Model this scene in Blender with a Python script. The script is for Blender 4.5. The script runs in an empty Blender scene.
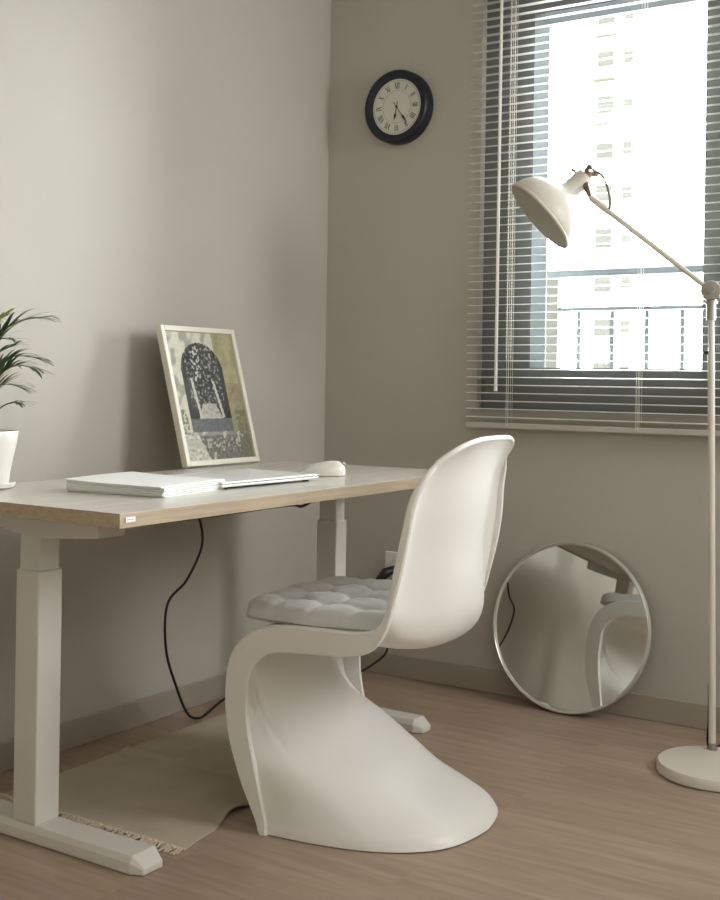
import bpy, bmesh, math, random
from mathutils import Vector, Matrix, noise
scene = bpy.context.scene
COL = scene.collection
PI = math.pi

# ------------------------------------------------------------ camera, light, exposure
cam_d = bpy.data.cameras.new('camera')
cam = bpy.data.objects.new('camera', cam_d); COL.objects.link(cam)
cam_d.sensor_fit = 'VERTICAL'; cam_d.sensor_height = 24.0
F_PX = 1177.94
cam_d.lens = 24.0 * F_PX / 900.0
cam_d.shift_x = 0.0
cam_d.shift_y = -(450.0 - 380.72) / 900.0
cam_d.clip_start = 0.05; cam_d.clip_end = 400
YAWC, ROLL = 0.571646, 0.015427
cam.location = (2.2386, -3.2647, 0.95)
_r = Vector((math.cos(YAWC), math.sin(YAWC), 0)); _f = Vector((-math.sin(YAWC), math.cos(YAWC), 0)); _u = Vector((0, 0, 1))
_R = _r * math.cos(ROLL) + _u * math.sin(ROLL)
_U = -_r * math.sin(ROLL) + _u * math.cos(ROLL)
cam.matrix_world = Matrix(((_R.x, _U.x, -_f.x, 2.2386), (_R.y, _U.y, -_f.y, -3.2647), (_R.z, _U.z, -_f.z, 0.95), (0, 0, 0, 1)))
scene.camera = cam

scene.view_settings.view_transform = 'Standard'
scene.view_settings.look = 'None'
scene.view_settings.gamma = 1.0
scene.view_settings.use_curve_mapping = False
scene.view_settings.exposure = 0.28

SKY_STRENGTH = 44.0
world = bpy.data.worlds.new('world'); scene.world = world
world.use_nodes = True
wn = world.node_tree; wn.nodes.clear()
w_out = wn.nodes.new('ShaderNodeOutputWorld'); w_bg = wn.nodes.new('ShaderNodeBackground')
w_tc = wn.nodes.new('ShaderNodeTexCoord'); w_sep = wn.nodes.new('ShaderNodeSeparateXYZ')
w_cr = wn.nodes.new('ShaderNodeValToRGB'); w_mp = wn.nodes.new('ShaderNodeMapRange')
w_mp.inputs['From Min'].default_value = -1; w_mp.inputs['From Max'].default_value = 1
wn.links.new(w_tc.outputs['Generated'], w_sep.inputs[0]); wn.links.new(w_sep.outputs['Z'], w_mp.inputs['Value'])
wn.links.new(w_mp.outputs[0], w_cr.inputs['Fac'])
w_cr.color_ramp.elements[0].position = 0.40; w_cr.color_ramp.elements[0].color = (0.28, 0.29, 0.30, 1)
w_cr.color_ramp.elements[1].position = 0.50; w_cr.color_ramp.elements[1].color = (0.93, 0.965, 1.0, 1)
wn.links.new(w_cr.outputs[0], w_bg.inputs['Color']); w_bg.inputs['Strength'].default_value = SKY_STRENGTH
wn.links.new(w_bg.outputs[0], w_out.inputs[0])

def area(name, loc, direction, sx, sy, energy, color=(1, 1, 1), portal=False):
    d = bpy.data.lights.new(name, 'AREA'); d.shape = 'RECTANGLE'; d.size = sx; d.size_y = sy
    d.energy = energy; d.color = color
    o = bpy.data.objects.new(name, d); COL.objects.link(o); o.location = loc
    o.rotation_euler = Vector(direction).to_track_quat('-Z', 'Y').to_euler()
    if portal: d.cycles.is_portal = True
    return o
area('daylight_portal', (0.99, 0.26, 1.535), (0, -1, 0), 0.56, 1.12, 10, portal=True)
area('daylight_portal', (1.725, 0.26, 1.535), (0, -1, 0), 0.68, 1.12, 10, portal=True)
area('daylight_portal', (2.55, 0.26, 1.535), (0, -1, 0), 0.84, 1.12, 10, portal=True)
_w = area('side_fill', (3.08, -0.50, 1.72), (-1, -0.22, -0.30), 0.8, 1.0, 14, (0.98, 0.985, 1.0))  # added area light to brighten the left wall; right wall has no window
_w.data.spread = math.radians(115)
area('room_fill', (3.0, -2.9, 1.75), (-1, 0.25, -0.12), 1.4, 1.2, 8.5, (1.0, 0.93, 0.82))  # added warm fill from the room side, no real source there
scene.cycles.diffuse_bounces = 6
scene.cycles.max_bounces = 14
scene.cycles.transparent_max_bounces = 16
scene.cycles.use_denoising = True
scene.cycles.sample_clamp_indirect = 6.0

# ------------------------------------------------------------ materials
def mat(name, col, rough=0.5, metal=0.0, var=0.0, vscale=8.0, bump=0.0, bscale=60.0, spec=0.5, stretch=None, coat=0.0, sheen=0.0):
    m = bpy.data.materials.new(name); m.use_nodes = True
    nt = m.node_tree; b = nt.nodes['Principled BSDF']
    b.inputs['Roughness'].default_value = rough; b.inputs['Metallic'].default_value = metal
    b.inputs['Specular IOR Level'].default_value = spec
    if coat: b.inputs['Coat Weight'].default_value = coat
    if sheen: b.inputs['Sheen Weight'].default_value = sheen
    tc = nt.nodes.new('ShaderNodeTexCoord'); mp = nt.nodes.new('ShaderNodeMapping')
    nt.links.new(tc.outputs['Object'], mp.inputs[0])
    if stretch: mp.inputs['Scale'].default_value = stretch
    n = nt.nodes.new('ShaderNodeTexNoise'); n.inputs['Scale'].default_value = vscale; n.inputs['Detail'].default_value = 5
    nt.links.new(mp.outputs[0], n.inputs['Vector'])
    cr = nt.nodes.new('ShaderNodeValToRGB')
    cr.color_ramp.elements[0].position = 0.3; cr.color_ramp.elements[1].position = 0.7
    cr.color_ramp.elements[0].color = tuple(max(0, c * (1 - var)) for c in col) + (1,)
    cr.color_ramp.elements[1].color = tuple(min(1, c * (1 + var)) for c in col) + (1,)
    nt.links.new(n.outputs['Fac'], cr.inputs[0]); nt.links.new(cr.outputs[0], b.inputs['Base Color'])
    if bump:
        n2 = nt.nodes.new('ShaderNodeTexNoise'); n2.inputs['Scale'].default_value = bscale; n2.inputs['Detail'].default_value = 3
        nt.links.new(mp.outputs[0], n2.inputs['Vector'])
        bp = nt.nodes.new('ShaderNodeBump'); bp.inputs['Strength'].default_value = bump; bp.inputs['Distance'].default_value = 0.002
        nt.links.new(n2.outputs['Fac'], bp.inputs['Height']); nt.links.new(bp.outputs[0], b.inputs['Normal'])
    return m

M = {}
WALL = (0.480, 0.456, 0.400)
M['wall'] = mat('wall_paper', WALL, 0.75, var=0.015, vscale=3, bump=0.08, bscale=220, spec=0.25)
M['ceiling'] = mat('ceiling_paper', (0.60, 0.59, 0.55), 0.8, var=0.01)
M['base'] = mat('baseboard_vinyl', (0.36, 0.32, 0.26), 0.5, var=0.02)
M['pvc'] = mat('window_pvc', (0.17, 0.18, 0.18), 0.3, var=0.01)
M['reveal'] = mat('window_reveal_darkened', (0.125, 0.135, 0.135), 0.9, spec=0.0)  # reveal colour darkened so the strong sky does not blow it out
M['blind'] = mat('blind_slat', (0.78, 0.77, 0.73), 0.4, var=0.01)
M['blind_rail'] = mat('blind_rail', (0.50, 0.47, 0.41), 0.45)
M['cord'] = mat('cord', (0.75, 0.74, 0.68), 0.7)
M['chair'] = mat('chair_plastic', (0.79, 0.772, 0.732), 0.36, var=0.008, vscale=3, bump=0.03, bscale=30)
M['cushion'] = mat('cushion_cotton', (0.62, 0.61, 0.59), 0.9, var=0.04, vscale=14, bump=0.35, bscale=500, spec=0.1, sheen=0.3)
M['steel_white'] = mat('white_powder_coat', (0.68, 0.655, 0.60), 0.45, var=0.01, bump=0.04, bscale=400)
M['lamp'] = mat('lamp_enamel', (0.66, 0.62, 0.54), 0.4, var=0.01)
M['lamp_in'] = mat('lamp_inner_enamel', (0.85, 0.80, 0.72), 0.5, var=0.01)
M['brass'] = mat('brass', (0.22, 0.14, 0.09), 0.45, metal=0.4)
M['grey_metal'] = mat('grey_metal', (0.33, 0.31, 0.27), 0.35, metal=0.6)
M['cord_grey'] = mat('grey_cord', (0.14, 0.13, 0.12), 0.6)
M['black'] = mat('black_plastic', (0.012, 0.012, 0.012), 0.45)
M['navy'] = mat('clock_case', (0.008, 0.010, 0.020), 0.45, var=0.05)
M['dial'] = mat('clock_dial', (0.66, 0.64, 0.56), 0.6, var=0.01)
M['ink'] = mat('dial_ink', (0.05, 0.045, 0.04), 0.6)
M['frame'] = mat('frame_cream', (0.72, 0.69, 0.58), 0.4, var=0.02, vscale=20)
M['paper'] = mat('paper', (0.82, 0.82, 0.80), 0.7, var=0.01)
M['alu'] = mat('laptop_aluminium', (0.78, 0.78, 0.77), 0.35, metal=0.25, var=0.005)
M['mouse'] = mat('mouse_plastic', (0.80, 0.77, 0.72), 0.3)
M['pot'] = mat('pot_ceramic', (0.70, 0.675, 0.62), 0.3, var=0.01)
M['soil'] = mat('soil', (0.03, 0.022, 0.015), 0.9, var=0.4, vscale=60, bump=0.6, bscale=80)
M['leaf'] = mat('palm_leaf', (0.035, 0.075, 0.022), 0.45, var=0.35, vscale=9)
M['leaf_new'] = mat('palm_leaf_young', (0.20, 0.24, 0.045), 0.5, var=0.25, vscale=9)
M['stem'] = mat('palm_stem', (0.09, 0.13, 0.04), 0.5, var=0.2)
M['rim'] = mat('mirror_rim', (0.60, 0.58, 0.52), 0.3, metal=0.4)
M['fringe'] = mat('rug_fringe', (0.60, 0.52, 0.40), 0.9)
M['rail'] = mat('balcony_rail_paint', (0.06, 0.072, 0.078), 0.4)
M['facade'] = mat('facade_paint', (0.80, 0.79, 0.74), 0.8, var=0.03, vscale=0.3)
M['facade_dark'] = mat('facade_window', (0.026, 0.026, 0.022), 0.9, spec=0.0)
M['rail_post'] = mat('rail_post_paint', (0.10, 0.10, 0.085), 0.8, spec=0.1)
M['facade_beige'] = mat('facade_balcony', (0.055, 0.052, 0.040), 0.9, spec=0.0)

def desk_mats():
    def wood(name, c1, c2, rough, stretch, spec=0.5, coat=0.0):
        m = mat(name, c1, rough, var=0.0, spec=spec, coat=coat)
        nt = m.node_tree
        cr = [n for n in nt.nodes if n.type == 'VALTORGB'][0]; mp = [n for n in nt.nodes if n.type == 'MAPPING'][0]
        tn = [n for n in nt.nodes if n.type == 'TEX_NOISE'][0]
        mp.inputs['Scale'].default_value = stretch; tn.inputs['Scale'].default_value = 6; tn.inputs['Detail'].default_value = 8
        tn.inputs['Distortion'].default_value = 0.6
        cr.color_ramp.elements[0].color = c1 + (1,); cr.color_ramp.elements[1].color = c2 + (1,)
        return m
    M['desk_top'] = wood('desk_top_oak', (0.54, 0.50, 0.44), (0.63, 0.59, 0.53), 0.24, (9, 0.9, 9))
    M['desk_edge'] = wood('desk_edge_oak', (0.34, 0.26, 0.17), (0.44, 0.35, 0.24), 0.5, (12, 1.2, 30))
desk_mats()

def floor_mat():
    m = bpy.data.materials.new('floor_laminate'); m.use_nodes = True; nt = m.node_tree; b = nt.nodes['Principled BSDF']
    tc = nt.nodes.new('ShaderNodeTexCoord')
    br = nt.nodes.new('ShaderNodeTexBrick'); br.offset = 0.37
    br.inputs['Scale'].default_value = 1.0; br.inputs['Brick Width'].default_value = 1.1; br.inputs['Row Height'].default_value = 0.125
    br.inputs['Mortar Size'].default_value = 0.0012; br.inputs['Mortar Smooth'].default_value = 0.3
    br.inputs['Color1'].default_value = (0.0, 0.0, 0.0, 1); br.inputs['Color2'].default_value = (1, 1, 1, 1); br.inputs['Mortar'].default_value = (0.3, 0.3, 0.3, 1)
    nt.links.new(tc.outputs['Object'], br.inputs['Vector'])
    mp = nt.nodes.new('ShaderNodeMapping'); mp.inputs['Scale'].default_value = (1.2, 12, 1)
    nt.links.new(tc.outputs['Object'], mp.inputs[0])
    # shift the grain from plank to plank
    add = nt.nodes.new('ShaderNodeVectorMath'); add.operation = 'ADD'
    sc = nt.nodes.new('ShaderNodeVectorMath'); sc.operation = 'SCALE'; sc.inputs['Scale'].default_value = 7.0
    nt.links.new(br.outputs['Color'], sc.inputs[0]); nt.links.new(mp.outputs[0], add.inputs[0]); nt.links.new(sc.outputs[0], add.inputs[1])
    n = nt.nodes.new('ShaderNodeTexNoise'); n.inputs['Scale'].default_value = 3.0; n.inputs['Detail'].default_value = 9; n.inputs['Distortion'].default_value = 0.8
    nt.links.new(add.outputs[0], n.inputs['Vector'])
    cr = nt.nodes.new('ShaderNodeValToRGB')
    cr.color_ramp.elements[0].position = 0.3; cr.color_ramp.elements[0].color = (0.31, 0.225, 0.16, 1)
    cr.color_ramp.elements[1].position = 0.72; cr.color_ramp.elements[1].color = (0.42, 0.32, 0.24, 1)
    nt.links.new(n.outputs['Fac'], cr.inputs[0])
    mix = nt.nodes.new('ShaderNodeMix'); mix.data_type = 'RGBA'; mix.blend_type = 'MULTIPLY'; mix.inputs['Factor'].default_value = 1.0
    cr2 = nt.nodes.new('ShaderNodeValToRGB'); cr2.color_ramp.elements[0].color = (0.90, 0.90, 0.90, 1); cr2.color_ramp.elements[1].color = (1.05, 1.05, 1.05, 1)
    nt.links.new(br.outputs['Color'], cr2.inputs[0])
    nt.links.new(cr.outputs[0], mix.inputs['A']); nt.links.new(cr2.outputs[0], mix.inputs['B'])
    nt.links.new(mix.outputs['Result'], b.inputs['Base Color'])
    b.inputs['Roughness'].default_value = 0.36; b.inputs['Specular IOR Level'].default_value = 0.45
    bp = nt.nodes.new('ShaderNodeBump'); bp.inputs['Strength'].default_value = 0.12; bp.inputs['Distance'].default_value = 0.002
    nt.links.new(n.outputs['Fac'], bp.inputs['Height']); nt.links.new(bp.outputs[0], b.inputs['Normal'])
    return m
M['floor'] = floor_mat()

def rug_mat():
    m = mat('rug_cotton', (0.56, 0.49, 0.38), 0.95, var=0.08, vscale=9, spec=0.05)
    nt = m.node_tree; b = nt.nodes['Principled BSDF']
    w = nt.nodes.new('ShaderNodeTexWave'); w.inputs['Scale'].default_value = 90; w.bands_direction = 'Y'; w.inputs['Distortion'].default_value = 1.5
    tc = nt.nodes.new('ShaderNodeTexCoord'); nt.links.new(tc.outputs['Object'], w.inputs['Vector'])
    bp = nt.nodes.new('ShaderNodeBump'); bp.inputs['Strength'].default_value = 0.5; bp.inputs['Distance'].default_value = 0.002
    nt.links.new(w.outputs['Fac'], bp.inputs['Height']); nt.links.new(bp.outputs[0], b.inputs['Normal'])
    return m
M['rug'] = rug_mat()

def mirror_mat():
    m = bpy.data.materials.new('mirror_silver'); m.use_nodes = True; b = m.node_tree.nodes['Principled BSDF']
    b.inputs['Base Color'].default_value = (0.86, 0.87, 0.84, 1); b.inputs['Metallic'].default_value = 1; b.inputs['Roughness'].default_value = 0.01
    return m
M['mirror'] = mirror_mat()

def glass_mat():
    m = bpy.data.materials.new('window_glass'); m.use_nodes = True; nt = m.node_tree; nt.nodes.clear()
    o = nt.nodes.new('ShaderNodeOutputMaterial'); t = nt.nodes.new('ShaderNodeBsdfTransparent'); g = nt.nodes.new('ShaderNodeBsdfGlossy')
    t.inputs[0].default_value = (0.97, 0.985, 0.98, 1); g.inputs['Roughness'].default_value = 0.02
    f = nt.nodes.new('ShaderNodeFresnel'); f.inputs[0].default_value = 1.45; mx = nt.nodes.new('ShaderNodeMixShader')
    nt.links.new(f.outputs[0], mx.inputs[0]); nt.links.new(t.outputs[0], mx.inputs[1]); nt.links.new(g.outputs[0], mx.inputs[2]); nt.links.new(mx.outputs[0], o.inputs[0])
    return m
M['glass'] = glass_mat()

def attr_mat():
    m = bpy.data.materials.new('photo_print'); m.use_nodes = True; nt = m.node_tree; b = nt.nodes['Principled BSDF']
    a = nt.nodes.new('ShaderNodeAttribute'); a.attribute_name = 'print'
    nt.links.new(a.outputs['Color'], b.inputs['Base Color']); b.inputs['Roughness'].default_value = 0.6; b.inputs['Specular IOR Level'].default_value = 0.25
    return m
M['print'] = attr_mat()

# ------------------------------------------------------------ mesh helpers
class MB:
    def __init__(s): s.v = []; s.f = []; s.m = []
    def add(s, vs, fs, mi=0):
        o = len(s.v); s.v += [tuple(v) for v in vs]; s.f += [tuple(i + o for i in f) for f in fs]; s.m += [mi] * len(fs)
    def box(s, x0, x1, y0, y1, z0, z1, mi=0):
        vs = [(x, y, z) for z in (z0, z1) for y in (y0, y1) for x in (x0, x1)]
        s.add(vs, [(0, 2, 3, 1), (4, 5, 7, 6), (0, 1, 5, 4), (2, 6, 7, 3), (0, 4, 6, 2), (1, 3, 7, 5)], mi)
    def tube(s, pts, rad, n=10, caps=True, mi=0):
        pts = [Vector(p) for p in pts]; m = len(pts)
        rads = rad if isinstance(rad, (list, tuple)) else [rad] * m
        vs = []; prev = None
        for i, p in enumerate(pts):
            t = (pts[min(i + 1, m - 1)] - pts[max(i - 1, 0)]).normalized()
            if prev is None:
                a = Vector((0, 0, 1)) if abs(t.z) < 0.9 else Vector((1, 0, 0)); nrm = t.cross(a).normalized()
            else:
                nrm = (prev - t * prev.dot(t)).normalized()
            prev = nrm; bn = t.cross(nrm)
            for k in range(n):
                an = 2 * PI * k / n; vs.append(p + (nrm * math.cos(an) + bn * math.sin(an)) * rads[i])
        fs = [(i * n + k, i * n + (k + 1) % n, (i + 1) * n + (k + 1) % n, (i + 1) * n + k) for i in range(m - 1) for k in range(n)]
        if caps: fs += [tuple(range(n))[::-1], tuple((m - 1) * n + k for k in range(n))]
        s.add(vs, fs, mi)
    def lathe(s, prof, origin=(0, 0, 0), axis=(0, 0, 1), n=48, mi=0, closed=False):
        o = Vector(origin); ax = Vector(axis).normalized()
        a = Vector((1, 0, 0)) if abs(ax.x) < 0.9 else Vector((0, 1, 0))
        e1 = (a - ax * a.dot(ax)).normalized(); e2 = ax.cross(e1)
        vs = []
        for r, h in prof:
            for k in range(n):
                an = 2 * PI * k / n; vs.append(o + ax * h + (e1 * math.cos(an) + e2 * math.sin(an)) * r)
        m = len(prof)
        rng = m if closed else m - 1
        fs = [(i * n + k, i * n + (k + 1) % n, ((i + 1) % m) * n + (k + 1) % n, ((i + 1) % m) * n + k) for i in range(rng) for k in range(n)]
        if not closed:
            if prof[0][0] > 1e-6: fs.append(tuple(range(n))[::-1])
            if prof[-1][0] > 1e-6: fs.append(tuple((m - 1) * n + k for k in range(n)))
        s.add(vs, fs, mi)
    def build(s, name, mats, parent=None, smooth=False, bevel=0.0, seg=2, loc=None, merge=False):
        me = bpy.data.meshes.new(name)
        off = Vector(loc) if loc else Vector((0, 0, 0))
        me.from_pydata([tuple(Vector(v) - off) for v in s.v], [], s.f)
        if not isinstance(mats, (list, tuple)): mats = [mats]
        for mm in mats: me.materials.append(mm)
        for p, mi in zip(me.polygons, s.m): p.material_index = mi
        bm = bmesh.new(); bm.from_mesh(me)
        if merge: bmesh.ops.remove_doubles(bm, verts=bm.verts, dist=1e-5)
        bmesh.ops.recalc_face_normals(bm, faces=bm.faces); bm.to_mesh(me); bm.free()
        if smooth:
            for p in me.polygons: p.use_smooth = True
            try: me.set_sharp_from_angle(angle=math.radians(42))
            except Exception: pass
        o = bpy.data.objects.new(name, me); COL.objects.link(o)
        o.location = off
        if parent is not None: o.parent = parent
        if bevel:
            b = o.modifiers.new('bevel', 'BEVEL'); b.width = bevel; b.segments = seg; b.limit_method = 'ANGLE'
        return o
def tag(o, label=None, cat=None, group=None, kind=None):
    if label: o['label'] = label
    if cat: o['category'] = cat
    if group: o['group'] = group
    if kind: o['kind'] = kind
    return o
def thing(name, label, cat, loc=(0, 0, 0), rz=0.0, group=None):
    o = bpy.data.objects.new(name, None); COL.objects.link(o); o.location = loc; o.rotation_euler = (0, 0, rz)
    o.empty_display_size = 0.05
    return tag(o, label, cat, group)
def struct(mb, name, m, **k):
    return tag(mb.build(name, m, **k), kind='structure')
def spline(P, n):
    out = []; m = len(P)
    for k in range(n):
        x = k * (m - 1) / (n - 1); i = min(int(x), m - 2); t = x - i
        g = [P[max(0, i - 1)], P[i], P[i + 1], P[min(m - 1, i + 2)]]
        out.append(tuple(.5 * ((2 * g[1][j]) + (-g[0][j] + g[2][j]) * t + (2 * g[0][j] - 5 * g[1][j] + 4 * g[2][j] - g[3][j]) * t * t + (-g[0][j] + 3 * g[1][j] - 3 * g[2][j] + g[3][j]) * t ** 3) for j in range(len(P[0]))))
    return out

# ------------------------------------------------------------ room
RX, RY, CZ = 3.2, -4.6, 2.42
WX0, WX1, WZ0, WZ1 = 0.57, 3.05, 0.865, 2.24
b = MB(); b.box(-0.2, RX + 0.2, RY - 0.2, 0.25, -0.1, 0); struct(b, 'floor', M['floor'])
b = MB(); b.box(-0.2, RX + 0.2, RY - 0.2, 0.25, CZ, CZ + 0.1); struct(b, 'ceiling', M['ceiling'])
b = MB(); b.box(-0.2, 0, RY - 0.2, 0.25, 0, CZ); struct(b, 'wall_left', M['wall'])
b = MB(); b.box(RX, RX + 0.2, RY - 0.2, 0.25, 0, CZ); struct(b, 'wall_right', M['wall'])
b = MB(); b.box(0, RX, RY - 0.2, RY, 0, CZ); struct(b, 'wall_front', M['wall'])
b = MB()
b.box(0, WX0, 0, 0.25, 0, CZ); b.box(WX1, RX, 0, 0.25, 0, CZ)
b.box(WX0, WX1, 0, 0.25, 0, WZ0); b.box(WX0, WX1, 0, 0.25, WZ1, CZ)
struct(b, 'wall_back', M['wall'], merge=True)
def baseboard(name, x0, x1, y0, y1):
    b = MB(); b.box(x0, x1, y0, y1, 0, 0.071); struct(b, name, M['base'], bevel=0.003)
baseboard('baseboard_left', 0, 0.009, RY, 0)
baseboard('baseboard_back', 0.009, RX, -0.009, 0)
baseboard('baseboard_right', RX - 0.009, RX, RY, -0.009)
baseboard('baseboard_front', 0.009, RX - 0.009, RY, RY + 0.009)

# window: wide pvc frame with two openings
wroot = bpy.data.objects.new('window_1', None); COL.objects.link(wroot); wroot.location = (0, 0, 0); tag(wroot, kind='structure')
b = MB()
y0, y1 = 0.03, 0.150
b.box(WX0, 0.728, y0, y1, WZ0, WZ1); b.box(1.2595, 1.40, y0, y1, WZ0, WZ1); b.box(2.05, 2.15, y0, y1, WZ0, WZ1); b.box(2.95, WX1, y0, y1, WZ0, WZ1)
for xa, xb in ((0.728, 1.2595), (1.40, 2.05), (2.15, 2.95)):
    b.box(xa, xb, y0, y1, WZ0, 0.995); b.box(xa, xb, y0, y1, 2.077, WZ1)
b.build('window_frame', M['pvc'], wroot)
for xa, xb in ((0.728, 1.2595), (1.40, 2.05), (2.15, 2.95)):
    b = MB(); t = 0.003
    b.box(xa, xa + t, 0.032, 0.150, 0.995, 2.077); b.box(xb - t, xb, 0.032, 0.150, 0.995, 2.077)
    b.box(xa + t, xb - t, 0.032, 0.150, 0.995, 0.995 + t); b.box(xa + t, xb - t, 0.032, 0.150, 2.077 - t, 2.077)
    b.build('darkened_reveal', M['reveal'], wroot)  # thin cover added to tone down the frame's skylit inner faces
    b = MB(); b.box(xa + t, xb - t, 0.141, 0.145, 0.998, 2.074); b.build('window_pane', M['glass'], wroot)

# outside: safety railing and an apartment block
rl = thing('balcony_railing', 'pale blue grey metal safety railing outside the window glass', 'railing', (1.2, 0.36, 0.9))
def rel(root, b, name, m, **k):
    o = b.build(name, m, None, **k); o.parent = root
    o.matrix_parent_inverse = Matrix.Translation(-root.location) if root.rotation_euler.z == 0 else (Matrix.Translation(root.location) @ root.rotation_euler.to_matrix().to_4x4()).inverted()
    return o
b = MB(); b.box(0.30, 3.4, 0.335, 0.375, 1.299, 1.327); rel(rl, b, 'top_rail', M['rail'], bevel=0.004)
b = MB(); b.box(0.30, 3.4, 0.345, 0.365, 1.187, 1.200); rel(rl, b, 'middle_rail', M['rail'])
b = MB(); b.box(0.30, 3.4, 0.345, 0.365, 0.80, 0.82); rel(rl, b, 'bottom_rail', M['rail'])
x = 0.5305
while x < 3.4:
    b = MB(); b.box(x - 0.007, x + 0.007, 0.348, 0.362, 0.81, 1.19)
    if not 0.63 < x < 0.70: rel(rl, b, 'baluster', M['rail'])
    x += 0.1140
b = MB(); b.box(0.606, 0.688, 0.338, 0.372, 0.78, 1.30); rel(rl, b, 'post', M['rail_post'])
b = MB(); b.box(0.650, 0.688, 0.25, 0.338, 0.78, 0.84); rel(rl, b, 'wall_bracket', M['rail'])

ab = thing('apartment_building', 'pale apartment block far outside, washed out by daylight behind the blind', 'building', (-24, 70, -14))
b = MB(); b.box(-27.6, -14, 70, 84, -14, 44); rel(ab, b, 'facade', M['facade'])
for k in range(13):
    z = -7.5 + k * 2.9
    b = MB(); b.box(-26.7, -25.6, 69.88, 70.02, z, z + 1.2); rel(ab, b, 'window', M['facade_dark'])
    b = MB(); b.box(-24.9, -24.3, 69.88, 70.02, z + 0.2, z + 1.0); rel(ab, b, 'window', M['facade_dark'])
    b = MB(); b.box(-26.9, -25.4, 69.2, 70.0, z - 0.75, z - 0.1); rel(ab, b, 'balcony', M['facade_beige'])

# ------------------------------------------------------------ venetian blind
bl = thing('venetian_blind', 'off white aluminium venetian blind hanging in front of the window', 'window blind', (1.33, -0.028, 0.815))
random.seed(3)
b = MB(); z = 0.846; SP = 0.0243; tilt = math.radians(3)
BX0, BX1 = 0.553, 2.12
while z < 2.29:
    n = 6; vs = []
    dz0 = random.uniform(-.0006, .0006)
    for side in (0, 1):
        for k in range(n + 1):
            t = k / n * 2 - 1
            y = -0.030 + t * 0.0125; zz = z + dz0 + 0.0018 * (1 - t * t) + t * 0.0125 * math.sin(tilt) - (0.0007 if side else 0)
            for xx in (BX0, BX1): vs.append((xx, y, zz))
    fs = []
    for k in range(n):
        a = 2 * k; fs.append((a, a + 1, a + 3, a + 2)); c = a + 2 * (n + 1); fs.append((c, c + 2, c + 3, c + 1))
    o2 = 2 * (n + 1)
    fs.append((0, o2, o2 + 1, 1)); fs.append((2 * n, 2 * n + 1, o2 + 2 * n + 1, o2 + 2 * n))
    b.add(vs, fs); z += SP
sl = rel(bl, b, 'slats', M['blind'], smooth=True)
b = MB(); b.box(BX0, BX1, -0.042, -0.018, 0.812, 0.829); rel(bl, b, 'bottom_rail', M['blind_rail'], bevel=0.003)
b = MB(); b.box(BX0, BX1, -0.05, -0.008, 2.30, 2.34); rel(bl, b, 'head_rail', M['blind'], bevel=0.002)
for xx in (0.694, 1.098, 1.58, 2.0):
    b = MB()
    for yy in (-0.0445, -0.0155):
        b.tube([(xx - 0.003, yy, 0.82), (xx - 0.003, yy, 2.30)], 0.0009, 5)
        b.tube([(xx + 0.003, yy, 0.82), (xx + 0.003, yy, 2.30)], 0.0009, 5)
    rel(bl, b, 'ladder_cord', M['cord'])
b = MB(); b.tube([(0.659, -0.05, 2.31), (0.659, -0.052, 0.945)], 0.0052, 8); b.tube([(0.659, -0.052, 0.965), (0.659, -0.052, 0.925)], [0.0045, 0.0062], 8)
rel(bl, b, 'tilt_wand', M['blind'], smooth=True)
b = MB()
for dx in (-0.007, 0.007):
    z = 2.31
    b.tube([(0.701 + dx, -0.054, 2.31), (0.701 + dx, -0.054, 1.02)], 0.0007, 5)
    while z > 1.02:
        b.lathe([(0, -0.0034), (0.0026, -0.002), (0.0032, 0), (0.0026, 0.002), (0, 0.0034)], (0.701 + dx, -0.054, z), n=6); z -= 0.0105
rel(bl, b, 'bead_cord', M['cord'], smooth=True)

# ------------------------------------------------------------ wall clock
CX, CZc, CR, CDp = 0.283, 1.830, 0.117, 0.045
ck = thing('wall_clock', 'round navy wall clock with cream dial and roman numerals', 'clock', (CX, 0, CZc))
A = (0, -1, 0)
b = MB(); b.lathe([(0.0, 0.0), (CR, 0.0), (CR + 0.001, 0.004), (CR, CDp - 0.006), (CR - 0.005, CDp), (CR - 0.012, CDp), (0.0905, CDp - 0.009), (0.0895, CDp - 0.014), (0, CDp - 0.014)], (CX, 0, CZc), A, 64)
rel(ck, b, 'clock_case', M['navy'], smooth=True)
b = MB(); b.lathe([(0, CDp - 0.0145), (0.0893, CDp - 0.0145), (0.0893, CDp - 0.013), (0, CDp - 0.013)], (CX, 0, CZc), A, 64)
rel(ck, b, 'dial', M['dial'])
def dial_pt(px, pz, h): return (CX + px, -h, CZc + pz)
def stroke(b, p, q, w, h0, h1):
    p = Vector(p); q = Vector(q); d = (q - p).normalized(); n = Vector((-d.y, d.x)) * w / 2
    c = [p + n, q + n, q - n, p - n]
    vs = [dial_pt(v.x, v.y, h0) for v in c] + [dial_pt(v.x, v.y, h1) for v in c]
    b.add(vs, [(0, 1, 2, 3), (7, 6, 5, 4), (0, 4, 5, 1), (1, 5, 6, 2), (2, 6, 7, 3), (3, 7, 4, 0)])
nb = MB()
NUM = ['XII', 'I', 'II', 'III', 'IIII', 'V', 'VI', 'VII', 'VIII', 'IX', 'X', 'XI']
hd0, hd1 = CDp - 0.0131, CDp - 0.0126
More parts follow.
